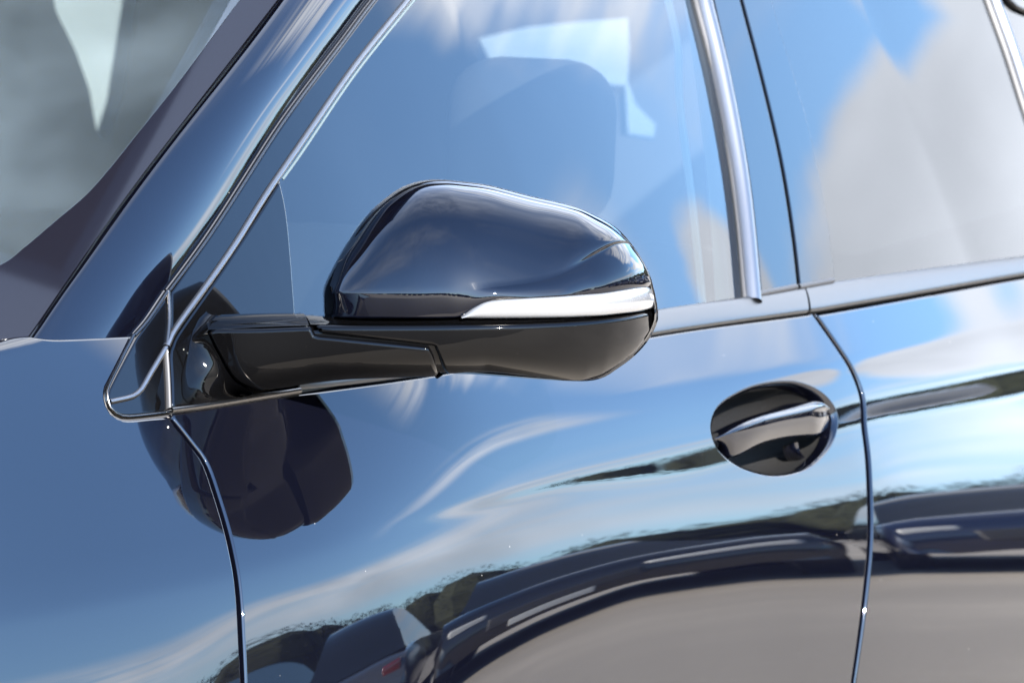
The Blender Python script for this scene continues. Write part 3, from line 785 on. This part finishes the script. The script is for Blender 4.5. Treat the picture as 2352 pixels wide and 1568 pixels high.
# ------------------------------------------------------------------ what stands round about and shows in the lacquer
def ground():
    m, nt, b = mat('pale_gravel_ground', (.36, .33, .30), .9)
    o = objco(nt); n1 = noise(nt, o, .6, 6, .6); n2 = noise(nt, o, 40, 3, .6)
    nt.links.new(mixc(nt, (n1*.5+noise(nt, o, .22, 3, .5)*.5).step(.4, .6), mixc(nt, n2, (.23, .20, .162), (.29, .252, .205)), mixc(nt, n2, (.165, .143, .115), (.225, .197, .162))), b.inputs['Base Color'])
    n = 48; R = 600; v = [(0, 0, 0)]; f = []
    for r in (8, 30, 120, R):
        v += [(r*math.cos(2*math.pi*i/n), r*math.sin(2*math.pi*i/n), 0) for i in range(n)]
    f += [(0, 1+i, 1+(i+1) % n) for i in range(n)]
    for k in range(3): f += [(1+k*n+i, 1+(k+1)*n+i, 1+(k+1)*n+(i+1) % n, 1+k*n+(i+1) % n) for i in range(n)]
    tag(link('ground', mesh_of(v, f, smooth=False), m), kind='structure')
ground()
SHEET = mat('dark_sheet', (.032, .03, .028), .85)[0]
v, f = [], []; box_bm(v, f, (1.1, -40, .0), (9.5, 40, .004)); tag(link('dark_reflection_sheet', mesh_of(v, f, smooth=False), SHEET), kind='structure')  # unseen dark sheet, added to darken what the mirror's black parts reflect


def woods():
    m, nt, b = mat('tree_foliage', (.03, .038, .016), .8, spec=.1)
    n1 = noise(nt, objco(nt), .5, 4); nt.links.new(mixc(nt, n1.step(.3, .7), (.013, .016, .009), (.030, .033, .018)), b.inputs['Base Color'])
    V, F = [], []
    for i in range(130):
        dense = i < 60
        a = math.pi-rad(-14+96*(i+rng.random()*.8)/60) if dense else math.pi-rad(88+250*(i-60)/70); R = 66+rng.random()*16; cx, cy = R*math.cos(a), R*math.sin(a)
        H = 6.9+.4*math.sin(a*9+1)+rng.random()*.4; rw = 2.6+rng.random()*1.2
        q = len(V); V += [(cx-.25, cy, 0), (cx+.25, cy, 0), (cx, cy+.3, 0), (cx, cy, H*.8)]; F += [(q, q+1, q+3), (q+1, q+2, q+3), (q+2, q, q+3)]
        q = len(V); un = [(math.sin(p)*math.cos(t), math.sin(p)*math.sin(t), math.cos(p)) for p in (.01, .6, 1.2, 1.8, 2.5, 3.1) for t in [2*math.pi*k/10 for k in range(10)]]
        V += [(cx+u[0]*rw*.86, cy+u[1]*rw*.86, H*.46+u[2]*H*.44) for u in un]
        F += [(q+r*10+k, q+(r+1)*10+k, q+(r+1)*10+(k+1) % 10, q+r*10+(k+1) % 10) for r in range(5) for k in range(10)]
        for _ in range(2400 if dense else 260):
            d = nrg.normal(size=3); d /= np.linalg.norm(d); rr = .84+.12*rng.random()
            p = np.array([cx, cy, H*.5])+d*rr*np.array([rw, rw, H*.5]); s = (.03+.045*rng.random()) if dense else .2+.2*rng.random(); u = nrg.normal(size=3)*s; w = nrg.normal(size=3)*s
            q = len(V); V += [p-u, p+w, p+u]; F += [(q, q+1, q+2)]
    tag(link('distant_woods', mesh_of(V, F, smooth=False), m), 'dark green belt of trees around the car park, reflected as a thin band in the doors', 'trees', kind='stuff')
woods()


CARP = {}
def parked(name, loc, rz, body, label):
    key = body
    if key not in CARP: CARP[key] = mat('lacquer_%d' % len(CARP), body, .3, .2, 1., 1.5)[0]
    t = empty(name, loc, label, 'car', 'cars parked in a row opposite'); t.rotation_euler = (0, 0, rz)
    prof = [(-2.2, .35, .35), (-2.25, .6, .78), (-2.1, .88, .84), (-1.1, .98, .87), (.0, .98, .88), (1.5, .98, .87), (2.05, .92, .84), (2.2, .62, .8), (2.15, .35, .6)]
    st = cr(prof, n=30); rows = []
    for x, z, w in st: rows.append(np.array([(x, y*w, z-.06*abs(y)**3+(0 if abs(y) < 1 else -.0)) for y in np.linspace(-1, 1, 15)]))
    body_o = loft('body', rows, CARP[key], t)
    for s in (-1, 1):
        top = np.array([(x, s*w*.99, z-.06) for x, z, w in st]); low = np.array([(x, s*w*1.0, min(z-.06, .30)) for x, z, w in st]); mid = (top+low)/2+np.array([0, s*.06, 0])
        loft('side_panel', [top, mid, low], CARP[key], t, flip=s < 0)
    g = cr([(-1.9, .90), (-1.2, 1.40), (-.2, 1.47), (.5, 1.40), (1.2, .95)], n=24)
    loft('glasshouse', [np.array([(x, y*(.80-.22*max(0, z-.9)/.57), z+.03*(1-y*y)) for x, z in g]) for y in np.linspace(-1, 1, 9)], RUBBER if False else WINB, t, flip=True)
    for s in (-1, 1): loft('side_glass', [np.array([(x, s*(.80-.22*max(0, z-.9)/.57), z) for x, z in g]), np.array([(x, s*.80, .88) for x, z in g])], WINB, t, flip=s > 0)
    for sx in (-1.35, 1.35):
        for sy in (-.78, .78):
            a = np.linspace(0, 2*math.pi, 25)[:-1]; ring = lambda r, y: np.stack([sx+r*np.cos(a), np.full(24, y), .32+r*np.sin(a)], 1)
            wh = loft('wheel', [ring(.18, sy-.1), ring(.32, sy-.1), ring(.32, sy+.1), ring(.18, sy+.1)], RUBBER, t, cyclic=True)
            loft('rim', [ring(.18, sy-.11), ring(.03, sy-.08), ring(.03, sy+.08), ring(.18, sy+.11)], SATIN, wh, cyclic=True)
    for s in (-1, 1):
        soft_box('headlight', (2.02, s*.62-.16, .66), (2.17, s*.62+.16, .78), PLATE, t, .03)
        soft_box('tail_light', (-2.22, s*.62-.16, .68), (-2.08, s*.62+.16, .82), REDL, t, .03)
    soft_box('number_plate', (2.16, -.26, .42), (2.24, .26, .53), PLATE, t, .01); soft_box('grille', (2.12, -.45, .50), (2.22, .45, .68), RUBBER, t, .02)
WINB = mat('parked_car_glass', (.01, .012, .014), .03, 0, 0, 1.5)[0]; PLATE = mat('plate_grey', (.3, .3, .3), .5)[0]; REDL = mat('red_lamp', (.10, .012, .01), .15, 0, .8)[0]
DN, DB, SV = (.006, .009, .024), (.004, .004, .005), (.05, .05, .055)
def at(az, d): return (-.45-d*math.cos(rad(az)), .9+d*math.sin(rad(az)), 0)
face = rad(-30)
for az, d, rz, c, lb in [(10, 11.5, face, DB, 'black parked car, rearmost in the row opposite'), (20, 11, face, DN, 'dark blue parked car beside the rearmost black one'), (31, 10.8, face, DB, 'black parked car between the blue one and the silver one'),
                         (42, 11, face+math.pi, SV, 'silver parked car turned tail out with red lamps'), (53, 12, face, DN, 'dark blue parked car past the silver one')]:
    parked('parked_car', at(az, d), rz, c, lb)
